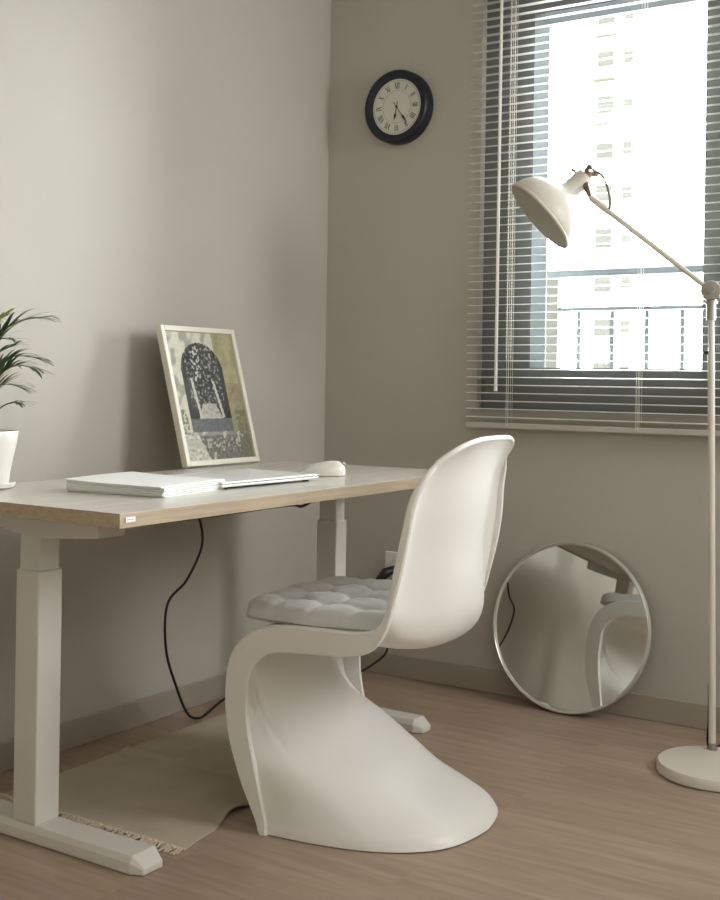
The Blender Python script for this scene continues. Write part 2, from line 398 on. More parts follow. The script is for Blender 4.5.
for k, s_ in enumerate(NUM):
    ang = PI / 2 - k * PI / 6
    u = Vector((math.cos(ang), math.sin(ang))); t = Vector((math.sin(ang), -math.cos(ang)))
    wd = {'I': 0.0045, 'V': 0.010, 'X': 0.010}; tot = sum(wd[c] for c in s_); x = -tot / 2
    for c in s_:
        r0, r1 = 0.058, 0.078
        P = lambda a, r: u * r + t * a
        xm = x + wd[c] / 2
        if c == 'I': stroke(nb, P(xm, r0), P(xm, r1), 0.0022, hd0, hd1)
        if c == 'V':
            stroke(nb, P(xm, r0), P(xm - 0.004, r1), 0.0024, hd0, hd1); stroke(nb, P(xm, r0), P(xm + 0.004, r1), 0.0012, hd0, hd1)
        if c == 'X':
            stroke(nb, P(xm + 0.004, r0), P(xm - 0.004, r1), 0.0024, hd0, hd1); stroke(nb, P(xm - 0.004, r0), P(xm + 0.004, r1), 0.0012, hd0, hd1)
        x += wd[c]
for r in (0.052, 0.084):
    N = 72
    for k in range(N):
        a0, a1 = 2 * PI * k / N, 2 * PI * (k + 1) / N
        stroke(nb, (r * math.cos(a0), r * math.sin(a0)), (r * math.cos(a1), r * math.sin(a1)), 0.0006, hd0, hd1)
rel(ck, nb, 'numerals', M['ink'])
def hand(name, ang, ln, w, tail, h):
    b = MB(); u = Vector((math.cos(ang), math.sin(ang))); n = Vector((-u.y, u.x))
    stroke(b, -u * tail, u * ln * 0.55, w * 0.45, h, h + 0.0008)
    c = [u * ln * 0.42, u * ln * 0.62 + n * w, u * ln, u * ln * 0.62 - n * w]
    b.add([dial_pt(v.x, v.y, h) for v in c] + [dial_pt(v.x, v.y, h + 0.0009) for v in c], [(0, 1, 2, 3), (7, 6, 5, 4), (0, 4, 5, 1), (1, 5, 6, 2), (2, 6, 7, 3), (3, 7, 4, 0)])
    rel(ck, b, name, M['ink'])
hand('minute_hand', PI / 2 - 24 / 60 * 2 * PI, 0.070, 0.0042, 0.020, CDp - 0.0105)
hand('hour_hand', PI / 2 - 6.4 / 12 * 2 * PI, 0.044, 0.0046, 0.018, CDp - 0.012)
b = MB(); b.lathe([(0, CDp - 0.013), (0.003, CDp - 0.013), (0.003, CDp - 0.008), (0, CDp - 0.0075)], (CX, 0, CZc), A, 16)
rel(ck, b, 'hand_cap', M['ink'])

# ------------------------------------------------------------ desk
dk = thing('standing_desk', 'height-adjustable desk with light oak top and white steel T-legs', 'desk', (0.49, -1.13, 0))
DX0, DX1, DY0, DY1, DZ = 0.195, 0.788, -1.772, -0.478, 0.713
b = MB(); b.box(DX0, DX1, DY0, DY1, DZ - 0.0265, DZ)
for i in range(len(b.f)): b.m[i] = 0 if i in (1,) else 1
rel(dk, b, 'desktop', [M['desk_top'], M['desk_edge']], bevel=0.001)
b = MB(); b.box(DX1 - 0.001, DX1 + 0.0012, -1.758, -1.734, 0.6965, 0.7055)
tg = rel(dk, b, 'maker_tag', M['paper'])
b = MB(); b.box(DX1 + 0.0011, DX1 + 0.0015, -1.754, -1.738, 0.7005, 0.7015)
o = rel(dk, b, 'tag_line', M['grey_metal'])
def desk_leg(y0, y1, fx1, lx0=0.334, ax=0.573):
    lx1 = lx0 + 0.068
    b = MB(); b.box(lx0, lx1, y0, y1, 0.034, 0.552); rel(dk, b, 'leg', M['steel_white'], bevel=0.004)
    b = MB(); b.box(lx0 + 0.005, lx1 - 0.005, y0 + 0.005, y1 - 0.005, 0.55, 0.645); rel(dk, b, 'leg_inner_tube', M['steel_white'], bevel=0.003)
    # arm, tapering towards both tips
    ya, yb = y0 - 0.006, y1 + 0.004
    prof = [(0.20, 0.6862), (0.20, 0.655), (0.325, 0.628), (0.415, 0.621), (ax, 0.634), (ax, 0.6862)]
    n = len(prof); b = MB()
    b.add([(x, ya, z) for x, z in prof] + [(x, yb, z) for x, z in prof], [tuple(range(n)), tuple(range(2 * n - 1, n - 1, -1))] + [(i, (i + 1) % n, n + (i + 1) % n, n + i) for i in range(n)])
    rel(dk, b, 'support_arm', M['steel_white'], bevel=0.002)
    ya, yb = y0 - 0.004, y1 + 0.008
    b = MB(); fx0 = 0.045
    ch = 0.014
    sec = [(0, 0.0), (0, 0.022), (0.007, 0.0345), (yb - ya - 0.007, 0.0345), (yb - ya, 0.022), (yb - ya, 0.0)]
    sc = [(fx0, 0.42), (fx0 + 0.022, 1.0), (fx1 - 0.026, 1.0), (fx1, 0.40)]
    vs = []
    for xx, k in sc:
        for yy, zz in sec:
            inset = 0.012 if k < 1 else 0
            yy2 = min(max(yy, inset), (yb - ya) - inset)
            vs.append((xx, ya + yy2, 0.001 + zz * k if zz > 0 else 0.001))
    m_ = len(sec); fs = [(i * m_ + j, i * m_ + (j + 1) % m_, (i + 1) * m_ + (j + 1) % m_, (i + 1) * m_ + j) for i in range(3) for j in range(m_)]
    fs += [tuple(range(m_)), tuple(3 * m_ + j for j in range(m_))]
    b.add(vs, fs); rel(dk, b, 'foot', M['steel_white'], bevel=0.0025)
desk_leg(-1.603, -1.538, 0.693)
desk_leg(-0.502, -0.448, 0.676, 0.322, 0.47)
b = MB(); b.box(0.33, 0.40, -1.535, -0.50, 0.650, 0.685); rel(dk, b, 'crossbar', M['steel_white'], bevel=0.003)
b = MB(); b.tube(spline([(0.757, -1.66, 0.683), (0.757, -1.50, 0.682), (0.757, -1.30, 0.683), (0.757, -1.22, 0.682), (0.757, -1.19, 0.676), (0.757, -1.165, 0.680), (0.757, -1.15, 0.685)], 40), 0.0032, 8)
rel(dk, b, 'under_desk_cable', M['black'], smooth=True)

# ------------------------------------------------------------ things on the desk
def sheet_stack():
    # four corners of the stack on the desk
    Ax, Bx, Cx = Vector((0.416, -1.546, 0)), Vector((0.662, -1.521, 0)), Vector((0.628, -1.290, 0))
    e1 = (Bx - Ax); e2 = (Cx - Bx); ctr = Ax + e1 / 2 + e2 / 2
    random.seed(8); z = DZ + 0.0003
    n = 6
    words = ['lowest, flat on the desktop', 'second from the bottom', 'third from the bottom', 'third from the top', 'second from the top', 'topmost, its cover slightly lifted']
    for k in range(n):
        th = 0.0036 if k < n - 1 else 0.0030
        ang = random.uniform(-0.018, 0.018) if k else 0; off = Vector((random.uniform(-.002, .002), random.uniform(-.003, .003), 0))
        R = Matrix.Rotation(ang, 3, 'Z'); b = MB(); N = 16
        top = []; bot = []
        for i in range(N + 1):
            for j in range(9):
                u = i / N; v = j / 8
                p = Ax + e1 * u + e2 * v - ctr; p = R @ p + ctr + off
                lift = 0.0032 * (k / (n - 1)) * (max(0, 0.55 - u) / 0.55) ** 2 + 0.0012 * (k / (n - 1)) * math.sin(v * 3.1)
                fold = 0.55 + 0.45 * min(1, u * 6 + 0.2)
                bot.append((p.x, p.y, z + lift * .95)); top.append((p.x, p.y, z + lift + th * (0.72 + 0.28 * (1 - u))))
        W = 9; vs = top + bot; T = len(top)
        fs = []
        for i in range(N):
            for j in range(8):
                a = i * W + j; fs.append((a, a + 1, a + W + 1, a + W)); fs.append((T + a, T + a + W, T + a + W + 1, T + a + 1))
        per = [(i * W) for i in range(N + 1)] + [N * W + j for j in range(1, W)] + [i * W + 8 for i in range(N - 1, -1, -1)] + [j for j in range(7, 0, -1)]
        for a, c in zip(per, per[1:] + per[:1]): fs.append((a, c, T + c, T + a))
        b.add(vs, fs)
        o = b.build('paper_booklet', M['paper'], smooth=True, loc=(ctr.x, ctr.y, z))
        tag(o, 'white paper booklet in the stack at the desk front corner, ' + words[k], 'booklet', 'paper booklets stacked on the desk')
        z += th + 0.0002
sheet_stack()

lp = thing('laptop', 'closed silver laptop lying between the paper stack and the mouse', 'laptop', (0.542, -1.145, DZ), math.radians(-3.4))
def lbox(name, x0, x1, y0, y1, z0, z1, m, bev):
    b = MB(); b.box(x0, x1, y0, y1, z0, z1); o = b.build(name, m, lp, bevel=bev, seg=3); return o
lbox('laptop_base', -0.110, 0.110, -0.166, 0.166, 0.005, 0.0108, M['alu'], 0.002)
lbox('laptop_lid', -0.110, 0.110, -0.166, 0.166, 0.0117, 0.0165, M['alu'], 0.002)
lbox('lid_seam', -0.107, 0.107, -0.163, 0.163, 0.0104, 0.0118, M['black'], 0)
for sx in (-1, 1):
    for sy in (-1, 1):
        b = MB(); b.lathe([(0.007, 0.0), (0.008, 0.0015), (0.008, 0.0042)], (sx * 0.09, sy * 0.14, 0), n=16); b.build('rubber_foot', M['black'], lp)

ms = thing('computer_mouse', 'white domed wireless mouse at the far end of the laptop', 'computer mouse', (0.585, -0.858, DZ), math.radians(205))
b = MB(); vs = []; n, m_ = 28, 12
for j in range(m_ + 1):
    ph = j / m_ * PI / 2
    for k in range(n):
        a = 2 * PI * k / n
        r = math.cos(ph) ** 0.75 if ph < PI / 2 - 1e-6 else 0
        x = 0.056 * r * math.copysign(abs(math.cos(a)) ** 0.85, math.cos(a)); y = 0.031 * r * math.copysign(abs(math.sin(a)) ** 0.85, math.sin(a))
        zz = 0.003 + 0.033 * math.sin(ph) * (1 - 0.28 * (x / 0.056))
        vs.append((x - 0.008 * math.sin(ph), y, zz))
fs = [(j * n + k, j * n + (k + 1) % n, (j + 1) * n + (k + 1) % n, (j + 1) * n + k) for j in range(m_) for k in range(n)] + [tuple(range(n))[::-1]]
b.add(vs, fs); b.build('mouse_shell', M['mouse'], ms, smooth=True, merge=True)
b = MB(); b.tube([(-0.048, 0, 0.036), (-0.054, 0, 0.028)], 0.0035, 10); b.build('scroll_wheel', M['grey_metal'], ms, smooth=True)
b = MB(); b.lathe([(0.040, 0.0), (0.043, 0.003), (0, 0.003)], n=28); o = b.build('mouse_base', M['mouse'], ms); o.scale = (1.2, 0.66, 1.05)

# ------------------------------------------------------------ framed photo print
FW, FH = 0.309, 0.387
fr = thing('framed_picture', 'cream framed photograph of a shaded archway standing on the desk', 'picture frame', (0.203, -0.7685, DZ))
lean = math.atan2(0.103, 0.372)
# local: X = right along +y of the room, Y = thickness backwards, Z = up the frame
def fpt(a, d, h):
    # a along width, d depth behind the front face, h height up the frame
    ux = Vector((0, 1, 0)); uz = Vector((-math.sin(lean), 0, math.cos(lean))); un = Vector((-math.cos(lean), 0, -math.sin(lean)))
    return Vector((0, 0, 0.0055)) + ux * a + uz * h + un * d
def fbox(b, a0, a1, d0, d1, h0, h1):
    vs = [fpt(a, d, h) for h in (h0, h1) for d in (d0, d1) for a in (a0, a1)]
    b.add(vs, [(0, 2, 3, 1), (4, 5, 7, 6), (0, 1, 5, 4), (2, 6, 7, 3), (0, 4, 6, 2), (1, 3, 7, 5)])
b = MB(); T = 0.0145
fbox(b, -FW / 2, -FW / 2 + T, 0, 0.020, 0, FH); fbox(b, FW / 2 - T, FW / 2, 0, 0.020, 0, FH)
fbox(b, -FW / 2 + T, FW / 2 - T, 0, 0.020, 0, T); fbox(b, -FW / 2 + T, FW / 2 - T, 0, 0.020, FH - T, FH)
b.build('frame', M['frame'], fr, bevel=0.002)
b = MB(); fbox(b, -FW / 2 + T, FW / 2 - T, 0.010, 0.016, T, FH - T); b.build('backing_board', M['grey_metal'], fr)
b = MB(); q = fpt(0.12, 0.020, 0.30); b.tube([q, (-0.2025, q.y, q.z + 0.004)], 0.0045, 10)
b.build('wall_spacer', M['grey_metal'], fr, smooth=True)
def print_color(u, v):
    """u 0..1 left-right, v 0..1 bottom-top of the print: an archway opening on a tree-lined path"""
    n1 = noise.noise(Vector((u * 6, v * 9, 1.3))); n2 = noise.noise(Vector((u * 30, v * 42, 4.1))); n3 = noise.noise(Vector((u * 11 - v * 9, v * 9 + u * 4, 7.7)))
    cx = 0.47; hw = 0.31; top = 0.92; spring = top - hw * 0.76
    base = 0.215
    wall = Vector((0.70, 0.68, 0.55)) if u < 0.70 else Vector((0.40, 0.36, 0.22))
    if u >= 0.70: wall = wall * (1.15 if v > .6 else 0.95) + Vector((0.06, 0.05, 0.03)) * n1
    shade = 1 - 0.42 * max(0, min(1, (n3 + 0.08) * 3.2)) * (1 if u < 0.7 else .35)
    col = wall * shade * (0.93 + 0.15 * n2)
    inside = False
    if base < v < spring and abs(u - cx) < hw: inside = True
    if v >= spring and ((u - cx) / hw) ** 2 + ((v - spring) / (top - spring)) ** 2 < 1: inside = True
    if inside:
        col = Vector((0.055, 0.055, 0.05)) * (1 + 0.7 * n1)
        d = (u - cx) / hw
        fol = n2 + 0.6 * noise.noise(Vector((u * 60, v * 70, 2.2)))
        if v > 0.42 and fol > 0.14 and abs(d) < 0.8: col = Vector((0.38, 0.40, 0.36)) if fol > .42 else Vector((0.15, 0.17, 0.14))
        if v > 0.62 and fol > 0.2 and -0.45 < d < -0.05: col = Vector((0.62, 0.63, 0.60))
        # path narrowing with distance
        pw = 0.62 * max(0, (0.50 - v) / 0.26) + 0.05
        if v < 0.44 and abs(d) < pw + 0.1: col = Vector((0.55, 0.53, 0.46)) * (0.9 + 0.4 * n2)
        if v < 0.32: col = Vector((0.16, 0.165, 0.17)) * (1 + .3 * n2)
        # two bright tree trunks / posts
        for x0, x1, va, vb in ((-0.62, -0.46, 0.64, 0.33), (0.40, 0.62, 0.62, 0.33)):
            tt = (va - v) / (va - vb)
            if 0 < tt < 1 and abs(d - (x0 + (x1 - x0) * tt)) < 0.055: col = Vector((0.62, 0.60, 0.53))
    elif v <= base:
        col = Vector((0.20, 0.19, 0.165)) * (1 + 0.6 * n2)
        if 0.19 < v: col = Vector((0.30, 0.30, 0.29)) * (1 + .3 * n1)
        if u < 0.35 - v * 0.6 or n3 > 0.28: col = Vector((0.68, 0.66, 0.56)) * (0.85 + .5 * n2)
        if 0.09 < v < 0.17 and n2 > 0.15: col = Vector((0.45, 0.44, 0.38))
    if u < 0.12 and 0.2 < v < 0.40 and n2 > -0.05: col = Vector((0.22, 0.24, 0.15))
    if u > 0.84 and v < 0.38 and n2 > -0.1: col = Vector((0.20, 0.19, 0.12))
    return tuple(max(0.004, min(0.9, c * 0.86)) for c in col)
NU, NV = 110, 145
me = bpy.data.meshes.new('photo_print'); vs = []; cols = []
for j in range(NV + 1):
    for i in range(NU + 1):
        u, v = i / NU, j / NV
        vs.append(tuple(fpt(-FW / 2 + T + u * (FW - 2 * T), 0.0095, T + v * (FH - 2 * T)))); cols.append(print_color(u, v))
me.from_pydata(vs, [], [(j * (NU + 1) + i, j * (NU + 1) + i + 1, (j + 1) * (NU + 1) + i + 1, (j + 1) * (NU + 1) + i) for j in range(NV) for i in range(NU)])
at = me.color_attributes.new('print', 'FLOAT_COLOR', 'POINT')
for i, c in enumerate(cols): at.data[i].color = (c[0], c[1], c[2], 1)
me.materials.append(M['print'])
o = bpy.data.objects.new('photo_print', me); COL.objects.link(o); o.parent = fr
tag(o, 'print of a stone archway over a tree-lined path')

# ------------------------------------------------------------ potted palm
PX, PY = 0.236, -1.620
pl = thing('potted_palm', 'small feathery parlour palm in a white ceramic pot on the desk', 'plant', (PX, PY, DZ))
b = MB(); b.lathe([(0, 0.0005), (0.062, 0.0005), (0.072, 0.004), (0.0745, 0.011), (0.073, 0.013), (0.069, 0.0095), (0.05, 0.007), (0, 0.007)], n=56); b.build('saucer', M['pot'], pl, smooth=True)
b = MB(); b.lathe([(0, 0.0072), (0.059, 0.0072), (0.060, 0.012), (0.0625, 0.035), (0.0685, 0.065), (0.075, 0.095), (0.0785, 0.119), (0.0775, 0.121), (0.074, 0.119), (0.0705, 0.09), (0.063, 0.06), (0, 0.055)], n=56); b.build('pot', M['pot'], pl, smooth=True)
b = MB(); b.lathe([(0, 0.104), (0.0755, 0.102)], n=40)
o = MB(); o.lathe([(0, 0.066), (0.0635, 0.066), (0.0715, 0.102), (0, 0.106)], n=40); o.build('soil', M['soil'], pl, smooth=True)
RI = Vector((0.841, 0.541, 0)); FO = Vector((-0.541, 0.841, 0)); UP = Vector((0, 0, 1))
def frond(pts, leaf, nleaf, rnd, m, start=0.35, droop=0.55, fan=False):
    """pts: (right, up, away) control points in metres from the pot foot"""
    P = [tuple(RI * a + UP * h + FO * d) for a, h, d in pts]
    S = [Vector(p) for p in spline(P, 26)]
    b = MB(); b.tube(S, [0.0022 - 0.0014 * i / 25 for i in range(26)], 6, mi=0)
    for k in range(nleaf):
        t = start + (1 - start) * (k + 0.5) / nleaf
        i = min(24, int(t * 25)); base = S[i]; tan = (S[i + 1] - S[i]).normalized()
        for sgn in (-1, 1):
            side = tan.cross(UP); 
            if side.length < 0.05: side = FO.copy()
            side = side.normalized() * sgn
            L = leaf * (0.55 + 0.75 * math.sin(PI * min(1, (t - start) / (1 - start) * 0.85 + 0.15))) * rnd.uniform(0.85, 1.12)
            out = (tan * rnd.uniform(0.75, 1.0) + side * rnd.uniform(0.35, 0.75) + UP * rnd.uniform(-0.1, 0.25)).normalized()
            w = 0.0034 * rnd.uniform(0.8, 1.15); N = 6; rows = []
            p = base.copy(); d = out.copy()
            for q in range(N + 1):
                s_ = q / N; wd = w * math.sin(PI * min(1, 0.12 + 0.88 * s_)) ** 0.8 if q < N else 0.0003
                wid = d.cross(UP); wid = wid.normalized() if wid.length > 0.05 else side.copy()
                rows.append((p + wid * wd, p - UP * 0.0006 * (1 - s_), p - wid * wd))
                p = p + d * (L / N); d = (d - UP * droop * 1.35 / N * (0.4 + s_ * 1.3)).normalized()
            v_ = [r for row in rows for r in row]; f_ = []
            for q in range(N):
                f_ += [(3 * q, 3 * q + 1, 3 * q + 4, 3 * q + 3), (3 * q + 1, 3 * q + 2, 3 * q + 5, 3 * q + 4)]
            b.add(v_, f_, 1)
    return b.build('frond', [M['stem'], m], pl, smooth=True)
rnd = random.Random(5)
FR = [
 ([(0.01, 0.10, 0), (0.015, 0.24, 0), (0.045, 0.325, 0.0), (0.085, 0.352, 0.0), (0.135, 0.362, 0.01)], 0.062, 14, 'leaf', 0.40),
 ([(0.012, 0.10, 0.01), (0.02, 0.19, -0.01), (0.05, 0.240, -0.02), (0.085, 0.258, -0.03), (0.128, 0.250, -0.04)], 0.070, 15, 'leaf', 0.34),
 ([(0.015, 0.10, 0.0), (0.024, 0.145, -0.005), (0.050, 0.172, -0.01), (0.072, 0.180, -0.015), (0.082, 0.180, -0.02)], 0.046, 5, 'leaf', 0.62),
 ([(0.0, 0.10, 0.01), (0.01, 0.22, 0.04), (0.045, 0.275, 0.06), (0.105, 0.275, 0.07)], 0.060, 12, 'leaf', 0.38),
 ([(0.0, 0.10, -0.01), (0.0, 0.24, -0.03), (0.035, 0.305, -0.05), (0.090, 0.310, -0.08)], 0.060, 12, 'leaf', 0.38),
 ([(0.0, 0.10, 0.0), (0.01, 0.26, 0.01), (0.025, 0.34, 0.02), (0.045, 0.368, 0.03)], 0.034, 8, 'leaf_new', 0.6),
 ([(-0.01, 0.10, 0), (-0.03, 0.27, 0), (-0.08, 0.36, 0.01), (-0.15, 0.36, 0.02)], 0.06, 11, 'leaf', 0.4),
 ([(-0.01, 0.10, 0), (-0.03, 0.20, 0.02), (-0.08, 0.26, 0.04), (-0.15, 0.24, 0.06)], 0.06, 11, 'leaf', 0.4),
 ([(-0.01, 0.10, 0), (-0.02, 0.22, -0.02), (-0.05, 0.30, -0.08), (-0.09, 0.28, -0.14)], 0.058, 11, 'leaf', 0.4),
 ([(0, 0.10, 0), (0, 0.26, 0.03), (-0.01, 0.35, 0.06), (-0.02, 0.36, 0.11)], 0.05, 10, 'leaf', 0.45),
 ([(0, 0.10, 0), (0, 0.2, 0.0), (0.035, 0.275, -0.02), (0.080, 0.300, -0.03)], 0.052, 10, 'leaf', 0.40),
 ([(0.004, 0.10, 0.004), (0.012, 0.17, 0.0), (0.040, 0.215, 0.0), (0.085, 0.215, 0.01)], 0.055, 9, 'leaf', 0.42),
]
for pts, lf, nl, mm, st in FR: frond(pts, lf, nl, rnd, M[mm], start=st)

# ------------------------------------------------------------ moulded cantilever chair
# CHAIR_BEGIN
# stations: Cx,Cz, Ex,Ez, w, flange vec (dx,dz), section key
CHAIR_ST=[
 (1.130,.832, 1.082,.786,.185,(.004,-.004),'top',.0),
 (1.115,.806, 1.066,.756,.215,(.008,-.004),'back',.010),
 (1.100,.762, 1.049,.710,.234,(.012,-.003),'back',.020),
 (1.090,.700, 1.040,.650,.245,(.014,-.002),'back',.026),
 (1.078,.610, 1.028,.583,.250,(.014,-.002),'back',.028),
 (1.080,.530, 1.016,.522,.250,(.010,-.006),'back',.024),
 (1.078,.452, 1.003,.475,.250,(.006,-.018),'back',.012),
 (1.045,.402, .980,.450,.250,(.0,-.036),'seat',0),
 (.985,.388, .935,.440,.250,(0,-.044),'seat',0),
 (.915,.390, .875,.438,.250,(0,-.048),'seat',0),
 (.830,.398, .807,.437,.250,(.004,-.050),'seat',0),
 (.745,.410, .752,.433,.250,(.010,-.050),'seat',0),
 (.690,.412, .711,.424,.250,(.018,-.049),'seat',0),
 (.655,.400, .675,.404,.250,(.032,-.045),'seat',0),
 (.640,.374, .650,.376,.250,(.042,-.035),'seat',0),
 (.645,.350, .635,.340,.250,(.048,-.018),'mid',0),
 (.660,.330, .630,.300,.250,(.051,-.004),'flute',0),
 (.685,.304, .630,.255,.250,(.052,0),'flute',0),
 (.715,.264, .635,.215,.250,(.050,.004),'flute',0),
 (.755,.214, .644,.175,.250,(.048,.006),'mid2',0),
 (.816,.161, .658,.135,.250,(.044,.008),'base',0),
 (.910,.112, .674,.095,.250,(.038,.008),'base',0),
 (.986,.070, .693,.058,.250,(.030,.006),'base',0),
 (1.062,.042, .712,.025,.253,(.022,.003),'base',0),
 (1.110,.020, .720,.010,.257,(.018,.001),'base',0),
 (1.126,.001, .726,.001,.259,(.015,0),'base',0),
]
CHAIR_SEC={ # (t fraction of width -> y, s)
 'top': [(0,0),(.2,.005),(.4,.03),(.55,.09),(.7,.22),(.8,.38),(.88,.56),(.95,.78),(1,1)],
 'back':[(0,0),(.2,.03),(.4,.12),(.55,.25),(.68,.42),(.8,.62),(.9,.80),(.96,.92),(1,1)],
 'seat':[(0,0),(.2,.02),(.4,.10),(.55,.22),(.7,.42),(.8,.60),(.9,.85),(.96,.97),(1,1)],
 'mid': [(0,0),(.2,.05),(.38,.18),(.52,.35),(.64,.52),(.76,.7),(.88,.88),(.95,.96),(1,1)],
 'flute':[(0,0),(.2,.04),(.36,.15),(.49,.29),(.60,.44),(.71,.60),(.82,.74),(.92,.87),(.965,1)],
 'mid2':[(0,0),(.2,.03),(.37,.11),(.51,.22),(.64,.36),(.76,.53),(.86,.68),(.935,.83),(.965,1)],
 'base':[(0,0),(.23,.02),(.44,.06),(.61,.13),(.75,.24),(.86,.39),(.93,.58),(.965,.78),(.975,1)],
}
CHAIR_CY=-1.03
def crm(a,b,c,d,t):
    return .5*((2*b)+(-a+c)*t+(2*a-5*b+4*c-d)*t*t+(-a+3*b-3*c+d)*t**3)
def chair_interp(seq,n):
    """catmull-rom over list of tuples"""
    out=[];m=len(seq)
    for k in range(n):
        x=k*(m-1)/(n-1);i=min(int(x),m-2);t=x-i
        g=[seq[max(0,i-1)],seq[i],seq[i+1],seq[min(m-1,i+2)]]
        out.append(tuple(crm(g[0][j],g[1][j],g[2][j],g[3][j],t) for j in range(len(seq[0]))))
    return out
def chair_build(nv=100,nu=33):
    flat=[]
    for (a,b,c,d,w,fl,k,dip) in CHAIR_ST:
        r=[a,b,c,d,w,fl[0],fl[1]]
        for y,s in CHAIR_SEC[k]: r+=[y,s]
        flat.append(tuple(r)+(dip,))
    V=chair_interp(flat,nv); grid=[];E=[];F=[]
    for r in V:
        a,b,c,d,w,fx,fz=r[:7]
        half=chair_interp([(r[7+2*i],r[8+2*i]) for i in range(9)],(nu+1)//2)
        half[0]=(0,0)
        row=[];dp=r[-1]
        dd=lambda y:dp*math.sin(math.pi*min(1,max(0,y))**2.2) if y<1 else 0
        for y,s in half[:0:-1]: row.append((a+(c-a)*s-dd(y),-y*w,b+(d-b)*s))
        for y,s in half: row.append((a+(c-a)*s-dd(y),y*w,b+(d-b)*s))
        grid.append(row);E.append((c,w,d));F.append((c+fx,w,d+fz))
    return grid,E,F

CHAIR_YAW = math.radians(4.5); CHAIR_PX = 0.88
# CHAIR_END
def make_chair():
    grid, E, Fl = chair_build(140, 81)
    nv = len(grid); nu = len(grid[0]); b = MB()
    TH = 0.010
    G = [[Vector(p) for p in row] for row in grid]
    # moulded fold running down each side of the base
    off = {}
    for i in range(1, nv - 1):
        ez = E[i][2]
        if i < nv * 0.55 or not 0.13 < ez < 0.345: continue
        k = min(1, (0.345 - ez) / 0.02) * min(1, (ez - 0.13) / 0.10)
        tc = 0.70 - (0.34 - ez) * 0.30
        for j in range(1, nu - 1):
            t = abs(2 * j / (nu - 1) - 1)
            a = 0.010 * k * (math.exp(-((t - tc) / 0.022) ** 2) - 1.1 * math.exp(-((t - tc + 0.055) / 0.028) ** 2))
            if abs(a) > 1e-5:
                n = (G[i][j + 1] - G[i][j - 1]).cross(G[i + 1][j] - G[i - 1][j]).normalized()
                if n.y * G[i][j].y < 0: n = -n
                off[(i, j)] = n * a
    for (i, j), d in off.items(): G[i][j] = G[i][j] + d
    nr = [[None] * nu for _ in range(nv)]
    for i in range(nv):
        for j in range(nu):
            du = G[i][min(j + 1, nu - 1)] - G[i][max(j - 1, 0)]; dv = G[min(i + 1, nv - 1)][j] - G[max(i - 1, 0)][j]
            n = du.cross(dv); nr[i][j] = n.normalized() if n.length > 1e-9 else Vector((0, 0, 1))
    vs = []
    for i in range(nv):
        for j in range(nu):
            p = G[i][j] - nr[i][j] * TH * 0.5; p.z = max(p.z, 0.0008); vs.append(p)
    for i in range(nv):
        for j in range(nu):
            p = G[i][j] + nr[i][j] * TH * 0.5; p.z = max(p.z, 0.0008); vs.append(p)
    T = nv * nu; fs = []
    for i in range(nv - 1):
        for j in range(nu - 1):
            a = i * nu + j; fs.append((a, a + 1, a + nu + 1, a + nu)); fs.append((T + a, T + a + nu, T + a + nu + 1, T + a + 1))
    per = [j for j in range(nu)] + [i * nu + nu - 1 for i in range(1, nv)] + [(nv - 1) * nu + j for j in range(nu - 2, -1, -1)] + [i * nu for i in range(nv - 2, 0, -1)]
    for a, c in zip(per, per[1:] + per[:1]): fs.append((a, c, T + c, T + a))
    b.add(vs, fs)
    # flanges: rounded bands along both side edges
    for sgn in (-1, 1):
        ring = []
        for k in range(nv):
            e = Vector((E[k][0], sgn * E[k][1], E[k][2])); f = Vector((Fl[k][0], sgn * Fl[k][1], Fl[k][2])); d = f - e
            L = d.length; d = d.normalized() if L > 1e-6 else Vector((1, 0, 0)); yv = Vector((0, sgn, 0)); h = 0.006
            ring.append([e - d * 0.003 - yv * h, e - d * 0.004 + yv * (h - 0.004), e - d * 0.001 + yv * h, (e + f) / 2 + yv * (h + 0.0008), f - d * 0.002 + yv * h, f + d * 0.001 + yv * (h - 0.004), f - yv * h, (e + f) / 2 - yv * h])
        m_ = 8
        v2 = []
        for r in ring:
            for p in r: p.z = max(p.z, 0.0008); v2.append(p)
        f2 = [(i * m_ + j, i * m_ + (j + 1) % m_, (i + 1) * m_ + (j + 1) % m_, (i + 1) * m_ + j) for i in range(nv - 1) for j in range(m_)] + [tuple(range(m_)), tuple((nv - 1) * m_ + j for j in range(m_))]
        b.add(v2, f2)
    # softly rolled top edge
    top = [G[0][j] for j in range(nu)]
    b.tube(top, 0.0062, 10)
    # rolled lip around the floor edge
    o = b.build('cantilever_chair', M['chair'], smooth=True)
    for v in o.data.vertices:
        v.co.x -= CHAIR_PX
    o.location = (CHAIR_PX, CHAIR_CY, 0); o.rotation_euler = (0, 0, CHAIR_YAW)
    tag(o, 'white moulded plastic cantilever chair drawn up to the desk', 'chair')
    return o
chair = make_chair()

